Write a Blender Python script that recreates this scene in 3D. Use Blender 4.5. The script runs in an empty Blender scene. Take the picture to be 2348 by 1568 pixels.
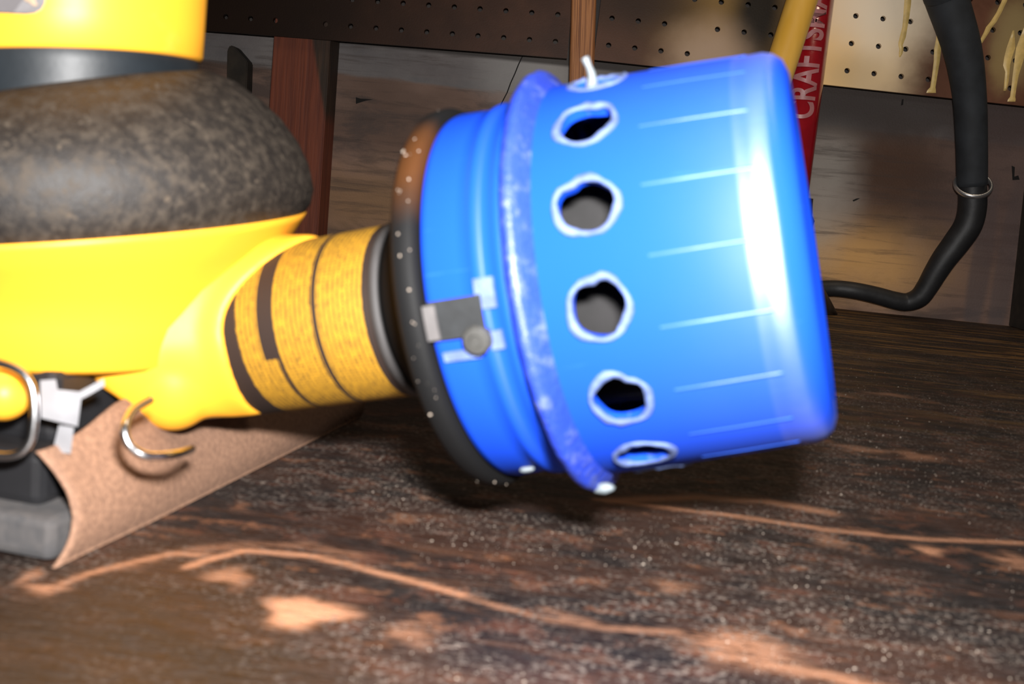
import bpy, bmesh, math, random
import numpy as np
from mathutils import Vector, Matrix, noise as mnoise
random.seed(7)
S = bpy.context.scene
COL = S.collection
PI = math.pi
# ------------------------------------------------------------------ camera
FPX, CX, CY = 2255.0, 1174.0, 784.0
yaw, pitch, roll = math.radians(4), math.radians(8), math.radians(5.5)
CAM = Vector((0, 0, .075))
F = Vector((-math.sin(yaw)*math.cos(pitch), math.cos(yaw)*math.cos(pitch), -math.sin(pitch)))
R0 = F.cross(Vector((0, 0, 1))).normalized(); U0 = R0.cross(F)
RV = R0*math.cos(roll)+U0*math.sin(roll); UV = U0*math.cos(roll)-R0*math.sin(roll)
cd = bpy.data.cameras.new('camera'); cam = bpy.data.objects.new('camera', cd); COL.objects.link(cam)
mw = Matrix((RV, UV, -F)).transposed().to_4x4(); mw.translation = CAM; cam.matrix_world = mw
cd.sensor_width = 36; cd.lens = FPX/2348*36; cd.clip_start = .01
cd.dof.use_dof = True; cd.dof.focus_distance = .97; cd.dof.aperture_fstop = 27
S.camera = cam
def ray(px, py): return F+RV*((px-CX)/FPX)-UV*((py-CY)/FPX)
def P(px, py, d): return CAM+ray(px, py)*d
def onY(px, py, Y): r = ray(px, py); return CAM+r*(Y/r.y)
def onZ(px, py, Z=0.): r = ray(px, py); return CAM+r*((Z-CAM.z)/r.z)
# ------------------------------------------------------------------ light
S.view_settings.view_transform = 'Standard'; S.view_settings.look = 'None'
S.view_settings.exposure = 0; S.view_settings.gamma = 1
S.view_settings.use_curve_mapping = False
W = bpy.data.worlds.new('world'); S.world = W; W.use_nodes = True
W.node_tree.nodes['Background'].inputs[0].default_value = (1, .87, .75, 1)
W.node_tree.nodes['Background'].inputs[1].default_value = .035
def area(name, loc, target, sx, sy, power, col):
    l = bpy.data.lights.new(name, 'AREA'); l.shape = 'RECTANGLE'; l.size = sx; l.size_y = sy
    l.energy = power; l.color = col
    o = bpy.data.objects.new(name, l); COL.objects.link(o); o.location = loc
    o.rotation_euler = (Vector(target)-Vector(loc)).to_track_quat('-Z', 'Y').to_euler(); return o
FL = CAM+RV*.012+UV*.034
area('camera_flash', FL, FL+F*1.0+RV*.06, .022, .012, 4.2, (1, .98, .96))
area('warm_fill', (.40, .45, 1.5), (.2, .8, 0), .30, .30, 4.2, (1, .80, .58))  # unseen warm fill added overhead to brighten the wall and far bench
# ------------------------------------------------------------------ node helpers
class NT:
    def __init__(s, name):
        s.m = bpy.data.materials.new(name); s.m.use_nodes = True; s.t = s.m.node_tree
        s.b = s.t.nodes['Principled BSDF']; s.co = s.n('ShaderNodeTexCoord').outputs['Object']
    def n(s, t, **k):
        x = s.t.nodes.new(t)
        for a, b in k.items(): setattr(x, a, b)
        return x
    def setin(s, sock, v):
        if isinstance(v, bpy.types.NodeSocket): s.t.links.new(v, sock)
        elif isinstance(v, (tuple, list)) and len(v) == 3 and sock.type == 'RGBA': sock.default_value = (*v, 1)
        else: sock.default_value = v
    def math(s, op, a, b=0., c=None, clamp=False):
        x = s.n('ShaderNodeMath', operation=op); x.use_clamp = clamp
        s.setin(x.inputs[0], a); s.setin(x.inputs[1], b)
        if c is not None: s.setin(x.inputs[2], c)
        return x.outputs[0]
    def vm(s, op, a, b):
        x = s.n('ShaderNodeVectorMath', operation=op); s.setin(x.inputs[0], a); s.setin(x.inputs[1], b)
        return x.outputs['Value'] if op in ('LENGTH', 'DOT_PRODUCT') else x.outputs[0]
    def noise(s, scale, stretch=(1, 1, 1), detail=4, rough=.55, co=None, off=(0, 0, 0), dist=0):
        v = s.vm('MULTIPLY', co or s.co, stretch); v = s.vm('ADD', v, off)
        x = s.n('ShaderNodeTexNoise'); s.setin(x.inputs['Vector'], v)
        x.inputs['Scale'].default_value = scale; x.inputs['Detail'].default_value = detail
        x.inputs['Roughness'].default_value = rough; x.inputs['Distortion'].default_value = dist
        return x.outputs[0]
    def ramp(s, v, lo, hi, a=0., b=1.):
        x = s.n('ShaderNodeMapRange'); x.interpolation_type = 'SMOOTHSTEP'
        s.setin(x.inputs[0], v)
        for i, k in enumerate((lo, hi, a, b)): x.inputs[i+1].default_value = k
        return x.outputs[0]
    def mix(s, f, a, b):
        x = s.n('ShaderNodeMix', data_type='RGBA'); s.setin(x.inputs[0], f); s.setin(x.inputs[6], a); s.setin(x.inputs[7], b)
        return x.outputs[2]
    def blob(s, c, r, soft=.5, wob=.35, scale=30):
        "soft-edged patch of radii r around the object-space point c"
        d = s.vm('SUBTRACT', s.co, tuple(c)); d = s.vm('DIVIDE', d, tuple(r))
        x = s.n('ShaderNodeVectorMath', operation='LENGTH'); s.setin(x.inputs[0], d)
        l = s.math('ADD', x.outputs['Value'], s.math('MULTIPLY', s.math('SUBTRACT', s.noise(scale), .5), wob*2))
        return s.ramp(l, 1+soft, 1-soft)
    def fin(s, col, rough=.5, metal=0, bump=None, bd=.0005, **kw):
        s.setin(s.b.inputs['Base Color'], col); s.setin(s.b.inputs['Roughness'], rough)
        s.b.inputs['Metallic'].default_value = metal
        for k, v in kw.items(): s.setin(s.b.inputs[k.replace('_', ' ')], v)
        if bump is not None:
            x = s.n('ShaderNodeBump'); s.setin(x.inputs['Height'], bump); x.inputs['Distance'].default_value = bd
            s.t.links.new(x.outputs[0], s.b.inputs['Normal'])
        return s.m
def simple(name, col, rough=.5, metal=0, var=.15, scale=80, bd=.0002, **kw):
    t = NT(name); n = t.noise(scale)
    c = t.mix(t.ramp(n, .3, .7), tuple(x*(1-var) for x in col), tuple(min(1, x*(1+var)) for x in col))
    return t.fin(c, rough, metal, bump=n, bd=bd, **kw)
# ------------------------------------------------------------------ object helpers
def tag(o, label, cat, group=None, kind=None):
    o['label'] = label; o['category'] = cat
    if group: o['group'] = group
    if kind: o['kind'] = kind
    return o
def thing(name, label, cat, M=None, group=None):
    o = bpy.data.objects.new(name, None); COL.objects.link(o); o.empty_display_size = .02
    if M is not None: o.matrix_world = M
    return tag(o, label, cat, group)
def mesh(name, verts, faces, mat, parent=None, smooth=True, M=None, uvs=None, label=None):
    me = bpy.data.meshes.new(name); me.from_pydata([tuple(v) for v in verts], [], faces); me.update()
    if uvs:
        l = me.uv_layers.new(name='UVMap')
        for p in me.polygons:
            for li, vi in zip(p.loop_indices, p.vertices): l.data[li].uv = uvs[vi]
    if mat: me.materials.append(mat)
    if smooth: me.shade_smooth()
    o = bpy.data.objects.new(name, me); COL.objects.link(o)
    if parent: o.parent = parent
    if M is not None: o.matrix_local = M
    if label: o['label'] = label
    return o
def bmobj(name, bm, mat, parent=None, smooth=True, label=None):
    bmesh.ops.recalc_face_normals(bm, faces=bm.faces)
    me = bpy.data.meshes.new(name); bm.to_mesh(me); bm.free(); me.materials.append(mat)
    if smooth: me.shade_smooth()
    o = bpy.data.objects.new(name, me); COL.objects.link(o)
    if parent: o.parent = parent
    if label: o['label'] = label
    return o
def box(name, x0, x1, y0, y1, z0, z1, mat, parent=None, bev=.001, M=None, seg=2, label=None):
    bm = bmesh.new(); bmesh.ops.create_cube(bm, size=1)
    for v in bm.verts:
        v.co = Vector((x0 if v.co.x < 0 else x1, y0 if v.co.y < 0 else y1, z0 if v.co.z < 0 else z1))
    if bev: bmesh.ops.bevel(bm, geom=bm.edges[:], offset=bev, segments=seg, affect='EDGES', profile=.6)
    if M is not None: bm.transform(M)
    return bmobj(name, bm, mat, parent, smooth=False, label=label)
def loft(rings, close=False, cap=True):
    n = len(rings[0]); V = [v for r in rings for v in r]; Fc = []
    m = len(rings)
    for i in range(m if close else m-1):
        a = i*n; b = ((i+1) % m)*n
        for j in range(n): k = (j+1) % n; Fc.append((a+j, a+k, b+k, b+j))
    if cap and not close:
        Fc.append(tuple(range(n))[::-1]); Fc.append(tuple(range((m-1)*n, m*n)))
    return V, Fc
def tube(pts, rad, n=16, smooth_steps=6):
    "tube through points (Catmull-Rom), rad = number or list"
    pts = [Vector(p) for p in pts]; rads = rad if isinstance(rad, list) else [rad]*len(pts)
    Q = []; Rr = []
    for i in range(len(pts)-1):
        p0 = pts[max(0, i-1)]; p1 = pts[i]; p2 = pts[i+1]; p3 = pts[min(len(pts)-1, i+2)]
        for k in range(smooth_steps):
            t = k/smooth_steps
            Q.append(.5*((2*p1)+(p2-p0)*t+(2*p0-5*p1+4*p2-p3)*t*t+(3*p1-p0-3*p2+p3)*t**3)); Rr.append(rads[i]*(1-t)+rads[i+1]*t)
    Q.append(pts[-1]); Rr.append(rads[-1])
    rings = []; up = None
    for i, q in enumerate(Q):
        T = (Q[min(i+1, len(Q)-1)]-Q[max(i-1, 0)]).normalized()
        if up is None: up = T.orthogonal().normalized()
        up = (up-T*up.dot(T)).normalized(); s = T.cross(up)
        rings.append([q+(up*math.cos(2*PI*j/n)+s*math.sin(2*PI*j/n))*Rr[i] for j in range(n)])
    return loft(rings)
def lathe(prof, n=96):
    "profile (s, r) about local X; phi=0 is +Y, positive towards +Z"
    rings = [[(s, r*math.cos(2*PI*j/n), r*math.sin(2*PI*j/n)) for j in range(n)] for s, r in prof]
    return rings
# ------------------------------------------------------------------ frames
corner = onZ(125, 1298); far = onZ(660, 1032)
w = (far-corner); w.z = 0; w.normalize(); nn = Vector((w.y, -w.x, 0))
C = corner-nn*.036+w*.046; C.z = 0
SM = Matrix((nn, w, Vector((0, 0, 1)))).transposed().to_4x4(); SM.translation = C
SI = SM.inverted()
MC = P(1330, 647, .2035); ax = (RV+UV*.139-F*.343).normalized(); LT = .0739; T1 = MC-ax*LT
vw = (CAM-MC).normalized(); e1 = (vw-ax*vw.dot(ax)).normalized(); e2 = ax.cross(e1)
AM = Matrix((ax, e1, e2)).transposed().to_4x4(); AM.translation = MC
print('C', C, 'n', nn, 'LT', LT, 'ax', ax, 'e2', e2, 'MC', MC)
# ------------------------------------------------------------------ materials
t = NT('yellow_plastic'); n1 = t.noise(60)
n2 = t.noise(25, (1, 1, 1), 5)
MY = t.fin(t.mix(t.ramp(n2, .62, .8), (.56, .245, .017), (.46, .24, .07)), .45, 0, bump=n1, bd=.0001, Specular_IOR_Level=.18)
t = NT('black_rubber_dusty'); a = t.noise(330, detail=6, rough=.75); b = t.noise(1100, detail=3); c = t.noise(35, detail=4)
dx = t.vm('DOT_PRODUCT', t.co, (.79, .30, .35))
zone = t.ramp(t.math('ADD', dx, t.math('MULTIPLY', t.math('SUBTRACT', c, .5), .05)), .003, .034)
dust = t.math('MULTIPLY', t.math('ADD', t.ramp(a, .42, .66, .16, .62), t.ramp(b, .55, .72, 0, .35)), zone, clamp=True)
spk = t.math('MULTIPLY', t.ramp(t.noise(420, detail=1), .68, .76), 1.0)
dust = t.math('MAXIMUM', dust, t.math('MULTIPLY', spk, zone))
MBT = t.fin(t.mix(dust, (.0035, .0035, .0042), (.042, .032, .023)), t.math('ADD', .40, t.math('MULTIPLY', dust, .5)), 0, bump=a, bd=.0003, Specular_IOR_Level=.18)
MBK = simple('black_plastic', (.008, .008, .009), .42)
MRB = simple('matt_black_rubber', (.014, .014, .015), .55, bd=.0004)
t = NT('grey_dusty_foam'); a = t.noise(300)
MGP = t.fin(t.mix(t.ramp(a, .35, .7), (.026, .025, .026), (.042, .038, .037)), .9, bump=a, bd=.0002)
MST = simple('bright_steel', (.55, .55, .56), .22, 1)
MZN = simple('zinc_plate', (.34, .34, .36), .38, .7)
t = NT('sandpaper_back'); a = t.noise(900, detail=3, rough=.8); b = t.noise(60)
MSP = t.fin(t.mix(t.ramp(a, .3, .7), (.094, .047, .027), (.165, .088, .052)), .85, bump=a, bd=.0003)
# blue plastic
t = NT('blue_plastic'); a = t.noise(40, (1, 1, 1), 4); b = t.noise(500, (.08, 1, 1))
scr = t.ramp(b, .66, .8, 0, .12)
tg = t.n('ShaderNodeTangent', direction_type='RADIAL', axis='X')
bl = t.mix(scr, (.0045, .033, .32), (.04, .14, .44))
sxx = t.n('ShaderNodeSeparateXYZ'); t.setin(sxx.inputs[0], t.co)
rz = t.math('MULTIPLY', t.ramp(sxx.outputs[0], .0368, .0382), t.ramp(sxx.outputs[0], .0455, .0435))
MBL = t.fin(bl, t.math('SUBTRACT', t.ramp(a, .35, .65, .44, .50), t.math('MULTIPLY', rz, .12)), 0, bump=b, bd=.00001, Anisotropic=.9, Tangent=tg.outputs[0])
t.setin(t.b.inputs['Specular IOR Level'], t.math('ADD', .10, t.math('MULTIPLY', rz, .36)))
t = NT('scuffed_blue_plastic'); a = t.noise(220, (1, 1, 1), 5, .7)
MBS = t.fin(t.mix(t.ramp(a, .50, .72, 0, .8), (.0065, .024, .24), (.07, .09, .20)), .5, bump=a, bd=.0006)
MBR = simple('pale_burred_plastic_and_glare', (.040, .062, .15), .75, var=.3, scale=300, bd=.0006)
MWH = simple('white_chip', (.075, .09, .10), .6, scale=300, bd=.0004)
# label
t = NT('printed_label'); t.co = t.n('ShaderNodeUVMap').outputs[0]
sp = t.n('ShaderNodeSeparateXYZ'); t.setin(sp.inputs[0], t.co); u, v = sp.outputs[0], sp.outputs[1]   # u = phi (rad), v = s (mm)
rows = t.math('SINE', t.math('MULTIPLY', v, 2*PI/1.12)); ticks = t.math('SINE', t.math('MULTIPLY', u, 150))
wob = t.noise(1, (9, 2.2, 0), 2)
tk = t.ramp(t.math('ADD', t.math('MULTIPLY', rows, .75), t.math('ADD', t.math('MULTIPLY', ticks, .25), t.math('MULTIPLY', t.math('SUBTRACT', wob, .5), 3.0))), -.75, .15)
wd = t.noise(1, (26, .9, 0), 1, off=(3, 9, 0)); tk = t.math('MULTIPLY', tk, t.ramp(wd, .27, .33))
def band(a0, a1):
    return t.math('MULTIPLY', t.math('GREATER_THAN', v, a0), t.math('LESS_THAN', v, a1))
b1 = t.math('MAXIMUM', band(3.0, 8.2), t.math('MULTIPLY', band(8.0, 11.2), t.math('GREATER_THAN', u, .33)))
bands = t.math('MAXIMUM', b1, t.math('MAXIMUM', band(12.2, 21.4), band(22.6, 33.2)))
vis = t.math('MULTIPLY', bands, t.ramp(tk, 0, 1, .16, 1))
MLB = t.fin(t.mix(vis, (.013, .008, .0065), (.245, .125, .009)), .55, 0, Specular_IOR_Level=.25)
# ------------------------------------------------------------------ structure: wall, pegboards behind
WY = 1.03
def wl(px, py): return onY(px, py, WY)
t = NT('weathered_plywood')
g = t.noise(14, (1, 1, 3), 5, .6, dist=.6); g2 = t.noise(5, (1, 1, 2.2), 4, dist=1.2); fin_ = t.noise(500, detail=2)
col = t.mix(t.ramp(g2, .35, .65), (.14, .082, .058), (.25, .155, .115))
col = t.mix(t.ramp(g, .50, .66, 0, .75), col, (.075, .052, .044))
sx = t.n('ShaderNodeSeparateXYZ'); t.setin(sx.inputs[0], t.co)
zb = wl(1000, 195).z; zr = wl(2000, 300).z; xb = wl(1000, 195).x; xr = wl(2000, 300).x
zl = t.math('ADD', t.math('MULTIPLY', sx.outputs[0], (zr-zb)/(xr-xb)), zb-xb*(zr-zb)/(xr-xb))
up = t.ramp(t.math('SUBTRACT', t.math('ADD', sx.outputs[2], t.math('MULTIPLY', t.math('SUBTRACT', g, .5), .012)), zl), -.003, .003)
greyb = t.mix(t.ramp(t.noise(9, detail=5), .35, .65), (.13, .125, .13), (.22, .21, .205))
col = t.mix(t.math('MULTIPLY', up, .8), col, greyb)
def wb(px, py, rx, rz, soft=.5, wv=.4): return t.blob(wl(px, py), (rx, 1, rz), soft, wv, 22)
col = t.mix(t.math('MULTIPLY', wb(1215, 150, .05, .03, .9), .7), col, (.42, .40, .38))
col = t.mix(t.math('MULTIPLY', wb(860, 470, .07, .035, .8, .6), .6), col, (.32, .18, .08))
col = t.mix(t.math('MULTIPLY', wb(1950, 590, .085, .035, .9, .6), .9), col, (.66, .36, .12))
col = t.mix(t.math('MULTIPLY', wb(2030, 395, .075, .045, .8, .6), .9), col, (.075, .032, .014))
col = t.mix(t.math('MULTIPLY', wb(1890, 430, .03, .06, .8, .6), .7), col, (.42, .38, .33))
col = t.mix(t.math('MULTIPLY', wb(1920, 235, .06, .022, .8, .4), .8), col, (.035, .032, .030))
col = t.mix(t.math('MULTIPLY', wb(2247, 620, .010, .085, .3, .1), .7), col, (.075, .072, .078))  # grey upright band: the hose's shadow painted into the wall colour
col = t.mix(t.math('MULTIPLY', wb(2300, 640, .009, .1, .3, .1), .6), col, (.09, .085, .09))
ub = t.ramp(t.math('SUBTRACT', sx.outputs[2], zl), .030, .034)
col = t.mix(t.math('MULTIPLY', ub, .85), col, (.03, .022, .018))  # wall behind the boards painted dark so the peg holes look shaded
stk = t.noise(4, (1.5, 1, 22), 6, .72, dist=.5)
col = t.mix(t.ramp(stk, .50, .68, 0, .6), col, (.055, .036, .028))
col = t.mix(t.math('MULTIPLY', wb(2120, 245, .20, .030, .5, .4), .85), col, (.055, .040, .034))
col = t.mix(t.math('MULTIPLY', wb(2300, 480, .06, .12, .8, .4), .7), col, (.10, .060, .052))
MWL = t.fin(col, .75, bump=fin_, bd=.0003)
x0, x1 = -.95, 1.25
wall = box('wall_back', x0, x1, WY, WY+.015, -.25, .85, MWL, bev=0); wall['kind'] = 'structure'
MDK = simple('dark_crack', (.008, .006, .005), .9)
def flat_on_wall(name, pts, depth=.002, mat=MDK, parent=wall, y=WY):
    a = [onY(x, yy, y-.0004) for x, yy in pts]; bk = [p+Vector((0, depth, 0)) for p in a]; n = len(a)
    return mesh(name, a+bk, [tuple(range(n)), tuple(range(n, 2*n))[::-1]]+[(i, (i+1) % n, n+(i+1) % n, n+i) for i in range(n)], mat, parent, False)
cr = [(1202, 122), (1195, 133), (1188, 148), (1180, 168), (1170, 190), (1162, 212), (1150, 235), (1138, 262)]
flat_on_wall('crack', [(x-.5, y) for x, y in cr]+[(x+2.2, y) for x, y in cr[::-1]])
flat_on_wall('gouge', [(816, 223), (826, 226), (855, 228), (838, 231), (816, 238)])
flat_on_wall('gouge', [(2320, 380), (2327, 383), (2326, 405), (2335, 402), (2338, 412), (2322, 413)])
flat_on_wall('gouge', [(1955, 459), (1964, 455), (1972, 454), (1966, 458), (1957, 462)])
flat_on_wall('gouge', [(2068, 228), (2072, 227), (2071, 240), (2066, 242)])
# studs
t = NT('red_brown_stud'); g = t.noise(6, (60, 60, 2.0), 5, .6)
tx = t.n('ShaderNodeSeparateXYZ'); t.setin(tx.inputs[0], t.co)
q0 = onY(715, 95, .992); q1 = onY(757, 350, .992); k = (q1.x-q0.x)/(q1.z-q0.z)
dd = t.math('SUBTRACT', tx.outputs[0], t.math('ADD', t.math('MULTIPLY', tx.outputs[2], k), q0.x-k*q0.z))
cc = t.mix(t.ramp(g, .35, .65), (.11, .022, .008), (.18, .040, .014))
MSD = t.fin(t.mix(t.ramp(dd, -.002, .003), cc, t.mix(t.ramp(g, .35, .65), (.022, .011, .005), (.05, .022, .009))), .7, bump=g, bd=.0006)  # right of the slanted line a cast shadow is painted into the wood
def prism_y(name, quad, y0, y1, mat, parent=None, bev=.001):
    "prism with front outline quad (pixels) at depth plane y0, extruded straight back to y1"
    a = [onY(x, yy, y0) for x, yy in quad]; bm = bmesh.new()
    vs = [bm.verts.new(p) for p in a]; vb = [bm.verts.new((p.x, y1, p.z)) for p in a]; n = len(a)
    bm.faces.new(vs); bm.faces.new(vb[::-1])
    for i in range(n): bm.faces.new((vs[i], vb[i], vb[(i+1) % n], vs[(i+1) % n]))
    if bev: bmesh.ops.bevel(bm, geom=bm.edges[:], offset=bev, segments=2, affect='EDGES')
    return bmobj(name, bm, mat, parent, False)
o = prism_y('wall_stud', [(640, -90), (768, -78), (722, 640), (590, 630)], .993, WY-.0002, MSD)
tag(o, 'red-brown wooden stud rising behind the black rubber boot below the pegboard', 'stud')
MDW = simple('dark_old_wood', (.026, .018, .011), .8, var=.35, scale=60, bd=.0006)
o = prism_y('wood_block', [(521, 114), (527, 103), (537, 106), (567, 141), (565, 212), (519, 206)], WY-.018, WY-.0002, MDW)
tag(o, 'small dark chipped wood block fixed to the grey wall left of the stud', 'block')
o = prism_y('wall_post', [(2500, -400), (2628, -388), (2490, 800), (2362, 790)], .975, WY-.0002, MDW)
for v in o.data.vertices: v.co.z = max(v.co.z, .0005)
tag(o, 'dark wooden post standing against the wall at the right end of the bench', 'post')
# ------------------------------------------------------------------ pegboards
def pegmat(name, base1, base2, stains_and_shade):
    t = NT(name); g = t.noise(30, detail=5); f_ = t.noise(700, detail=2)
    col = t.mix(t.ramp(g, .3, .7), base1, base2)
    for (px, py, rx, rz, cl, st, soft, wv) in stains_and_shade:
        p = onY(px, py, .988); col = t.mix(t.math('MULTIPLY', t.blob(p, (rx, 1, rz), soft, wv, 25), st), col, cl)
    return t.fin(col, .5, bump=f_, bd=.00006, Specular_IOR_Level=.22)
MPL = pegmat('brown_hardboard', (.060, .024, .012), (.090, .036, .018), [(520, 20, .22, .14, (.010, .004, .0015), .95, .8, .2)])
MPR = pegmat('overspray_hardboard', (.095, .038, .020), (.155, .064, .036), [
    (1500, 20, .10, .06, (.075, .032, .014), .9, .8, .2),
    (1690, 40, .055, .07, (.42, .25, .07), .8, .8, .4),
    (1738, 40, .026, .06, (.006, .004, .002), .97, .7, .2), (1470, 5, .06, .022, (.03, .014, .006), .8, .8, .3), (1625, 130, .035, .028, (.50, .35, .24), .9, .8, .4),  # first entry: the yellow handle's shadow painted into the board colour
    (1985, 60, .05, .085, (1.0, .76, .46), 1, .5, .3), (1915, 110, .022, .09, (1.0, .66, .28), 1, .5, .25),
    (2010, 10, .05, .04, (1.0, .86, .66), .85, .8, .4), (1960, 175, .03, .02, (.62, .45, .24), .7, .8, .4),
    (2330, 90, .022, .035, (.34, .25, .11), .85, .6, .6), (2300, 150, .012, .02, (.32, .22, .09), .7, .6, .6)])
PF = .988
def pegboard(name, h0, ang, jl, jr, ju, mat, plug=()):
    "h0 = world position of a hole of the bottom row; columns jl..jr, rows 0..ju; returns mesh in world coordinates"
    G = .0254; r = .0026; ux = Vector((math.cos(ang), 0, math.sin(ang))); uz = Vector((-math.sin(ang), 0, math.cos(ang)))
    V = []; Fc = []
    def add(p, y): V.append((p.x, y, p.z)); return len(V)-1
    n = 12
    for i in range(jl, jr+1):
        for j in range(0, ju+1):
            c0 = h0+ux*G*i+uz*G*j
            lo = -G/2 if j else -.0150
            sq = []; ci = []
            for k in range(n):
                a_ = 2*PI*k/n+PI/4; x_, z_ = math.cos(a_), math.sin(a_); m = max(abs(x_), abs(z_))
                sx_, sz_ = x_/m*G/2, z_/m*G/2
                if sz_ < -G/2+1e-6: sz_ = lo
                sq.append((sx_, sz_)); ci.append((x_*r, z_*r))
            if (i, j) in plug:
                for y in (PF, PF+.004):
                    ids = [add(c0+ux*a_+uz*b_, y) for a_, b_ in sq]; Fc.append(tuple(ids))
                continue
            fo = [add(c0+ux*a_+uz*b_, PF) for a_, b_ in sq]; fi = [add(c0+ux*a_+uz*b_, PF) for a_, b_ in ci]
            bo = [add(c0+ux*a_+uz*b_, PF+.004) for a_, b_ in sq]; bi = [add(c0+ux*a_+uz*b_, PF+.004) for a_, b_ in ci]
            for k in range(n):
                q = (k+1) % n
                Fc += [(fo[k], fo[q], fi[q], fi[k]), (bo[k], bi[k], bi[q], bo[q]), (fi[k], fi[q], bi[q], bi[k])]
            if j == 0:
                for k in range(n):
                    q = (k+1) % n
                    if sq[k][1] <= lo+1e-6 and sq[q][1] <= lo+1e-6: Fc.append((fo[k], bo[k], bo[q], fo[q]))
    o = mesh(name, V, Fc, mat, None, False); return o
hl = onY(804, 59.7, PF); hr = onY(1395.5, 103.7, PF)
al = (onY(1272, 95, PF)-hl); al = math.atan2(al.z, al.x)
ar = (onY(2130, 182, PF)-hr); ar = math.atan2(ar.z, ar.x)
o = pegboard('pegboard', hl, al, -18, 8, 12, MPL, {(-2, 0)})
tag(o, 'dark brown perforated pegboard above the stud, left of the wooden batten', 'pegboard')
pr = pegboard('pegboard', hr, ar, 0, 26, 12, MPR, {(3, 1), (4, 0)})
tag(pr, 'paint-spattered brown pegboard with cream overspray, right of the wooden batten', 'pegboard')
# paint drips (thin raised runs)
MDR = simple('cream_yellow_paint', (.72, .50, .17), .4, scale=120)
def drip(pts, wds):
    L = []; Rr = []
    V = []; Fc = []
    for (x, y), h in zip(pts, wds):
        a_ = onY(x-h, y, PF-.0001); b_ = onY(x+h, y, PF-.0001); m = (a_+b_)/2
        V += [a_, m*.75+a_*.25+Vector((0, -.0010, 0)), m*.75+b_*.25+Vector((0, -.0010, 0)), b_]
    for i in range(len(pts)-1):
        for k in range(3): Fc.append((4*i+k, 4*i+k+1, 4*i+4+k+1, 4*i+4+k))
    e = 4*(len(pts)-1); Fc += [(0, 1, 2, 3), (e, e+1, e+2, e+3)]
    mesh('paint_drip', V, Fc, MDR, pr)
drip([(2090, -260), (2088, -200), (2086, -120), (2084, -60), (2083, -20), (2081, 10), (2078, 40), (2075, 62), (2070, 85), (2066, 98), (2065, 104), (2067, 112), (2065, 124), (2063, 131)], [2, 5, 7, 8, 8, 8, 7, 6, 7, 6, 5, 5, 4, 1.5])
drip([(2175, -60), (2168, -20), (2162, 20), (2155, 60), (2152, 92), (2150, 112), (2148, 140), (2143, 175), (2139, 200), (2136, 207), (2135, 213)], [2, 4, 5, 5, 6, 8, 7, 6, 6, 10, 11])
drip([(2370, -160), (2345, -100), (2325, -50), (2312, -20), (2302, 5), (2290, 30), (2278, 50), (2268, 62), (2262, 74), (2254, 88), (2249, 98), (2247, 101)], [2, 6, 7, 7, 6, 6, 7, 7, 6, 5, 4, 1.5])
drip([(2352, 60), (2348, 85), (2342, 110), (2338, 130), (2334, 150), (2329, 172), (2325, 200), (2322, 222), (2320, 228), (2319, 233)], [3, 9, 12, 11, 9, 7, 6, 6, 9, 9])
drip([(2324, 70), (2321, 90), (2318, 110), (2312, 130), (2308, 150), (2310, 165), (2308, 185), (2306, 200), (2304, 208)], [2, 6, 10, 9, 8, 5, 5, 4, 3])
# ------------------------------------------------------------------ workbench
xs = np.concatenate([np.linspace(-.9, -.36, 20), np.linspace(-.35, .62, 640), np.linspace(.63, 1.2, 20)])
ys = np.concatenate([np.linspace(-.45, .095, 8), .1*np.power(WY/.1, np.linspace(0, 1, 300))])
X, Y = np.meshgrid(xs, ys)
att = np.zeros_like(X); att2 = np.zeros_like(X)
def seg_line(pts, wid, amp, A):
    Q = [onZ(*p) for p in pts]
    for a_, b_ in zip(Q[:-1], Q[1:]):
        dx_, dy_ = b_.x-a_.x, b_.y-a_.y; L2 = dx_*dx_+dy_*dy_
        tt = np.clip(((X-a_.x)*dx_+(Y-a_.y)*dy_)/L2, 0, 1)
        d = np.hypot(X-a_.x-tt*dx_, Y-a_.y-tt*dy_)
        np.maximum(A, amp*np.exp(-(d/wid)**2), out=A)
def spot(px, py, rx, ry, amp, A, tail=0):
    ry = ry*1.5
    p = onZ(px, py); xx = (X-p.x)/rx; yy = (Y-p.y)/ry
    th = np.arctan2(yy, xx); rr = np.hypot(xx, yy)/(1+.18*np.sin(3*th+px)+.1*np.sin(5*th)+tail*np.exp(-(th/.4)**2))
    np.maximum(A, amp*np.clip(1.5-rr*1.2, 0, 1), out=A)
seg_line([(105, 1352), (200, 1316), (300, 1290), (390, 1270), (470, 1272)], .0011, .8, att)
seg_line([(430, 1300), (470, 1285), (560, 1262), (640, 1268), (720, 1276), (800, 1294), (880, 1316), (970, 1338), (1060, 1365)], .0012, 1, att)
seg_line([(1060, 1365), (1150, 1392), (1260, 1420), (1400, 1440), (1560, 1450)], .0014, .5, att)
seg_line([(280, 1300), (420, 1262), (560, 1250), (700, 1250), (820, 1275)], .0022, .35, att)
seg_line([(1370, 1145), (1500, 1160), (1700, 1185), (1900, 1215), (2100, 1235), (2348, 1245)], .0016, .85, att)
seg_line([(1400, 1148), (1600, 1140), (1760, 1150), (1900, 1175)], .003, .7, att)
seg_line([(1640, 1500), (1750, 1520), (1900, 1550), (2050, 1590)], .003, .6, att)
seg_line([(1250, 1395), (1400, 1440)], .0015, .4, att)
spot(685, 1402, .0062, .0046, 1.3, att, .6); spot(285, 1178, .006, .004, 1.1, att); spot(525, 1320, .005, .003, .6, att)
spot(70, 1320, .002, .003, .6, att); spot(100, 1350, .004, .002, .7, att); spot(2130, 1262, .004, .0025, .8, att)
spot(1900, 1240, .005, .004, .4, att); spot(1700, 1480, .012, .005, .55, att); spot(2330, 1290, .006, .006, .5, att)
spot(1540, 1345, .005, .003, .4, att); spot(940, 1450, .006, .004, .4, att); spot(1920, 905, .010, .004, .5, att)
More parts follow.
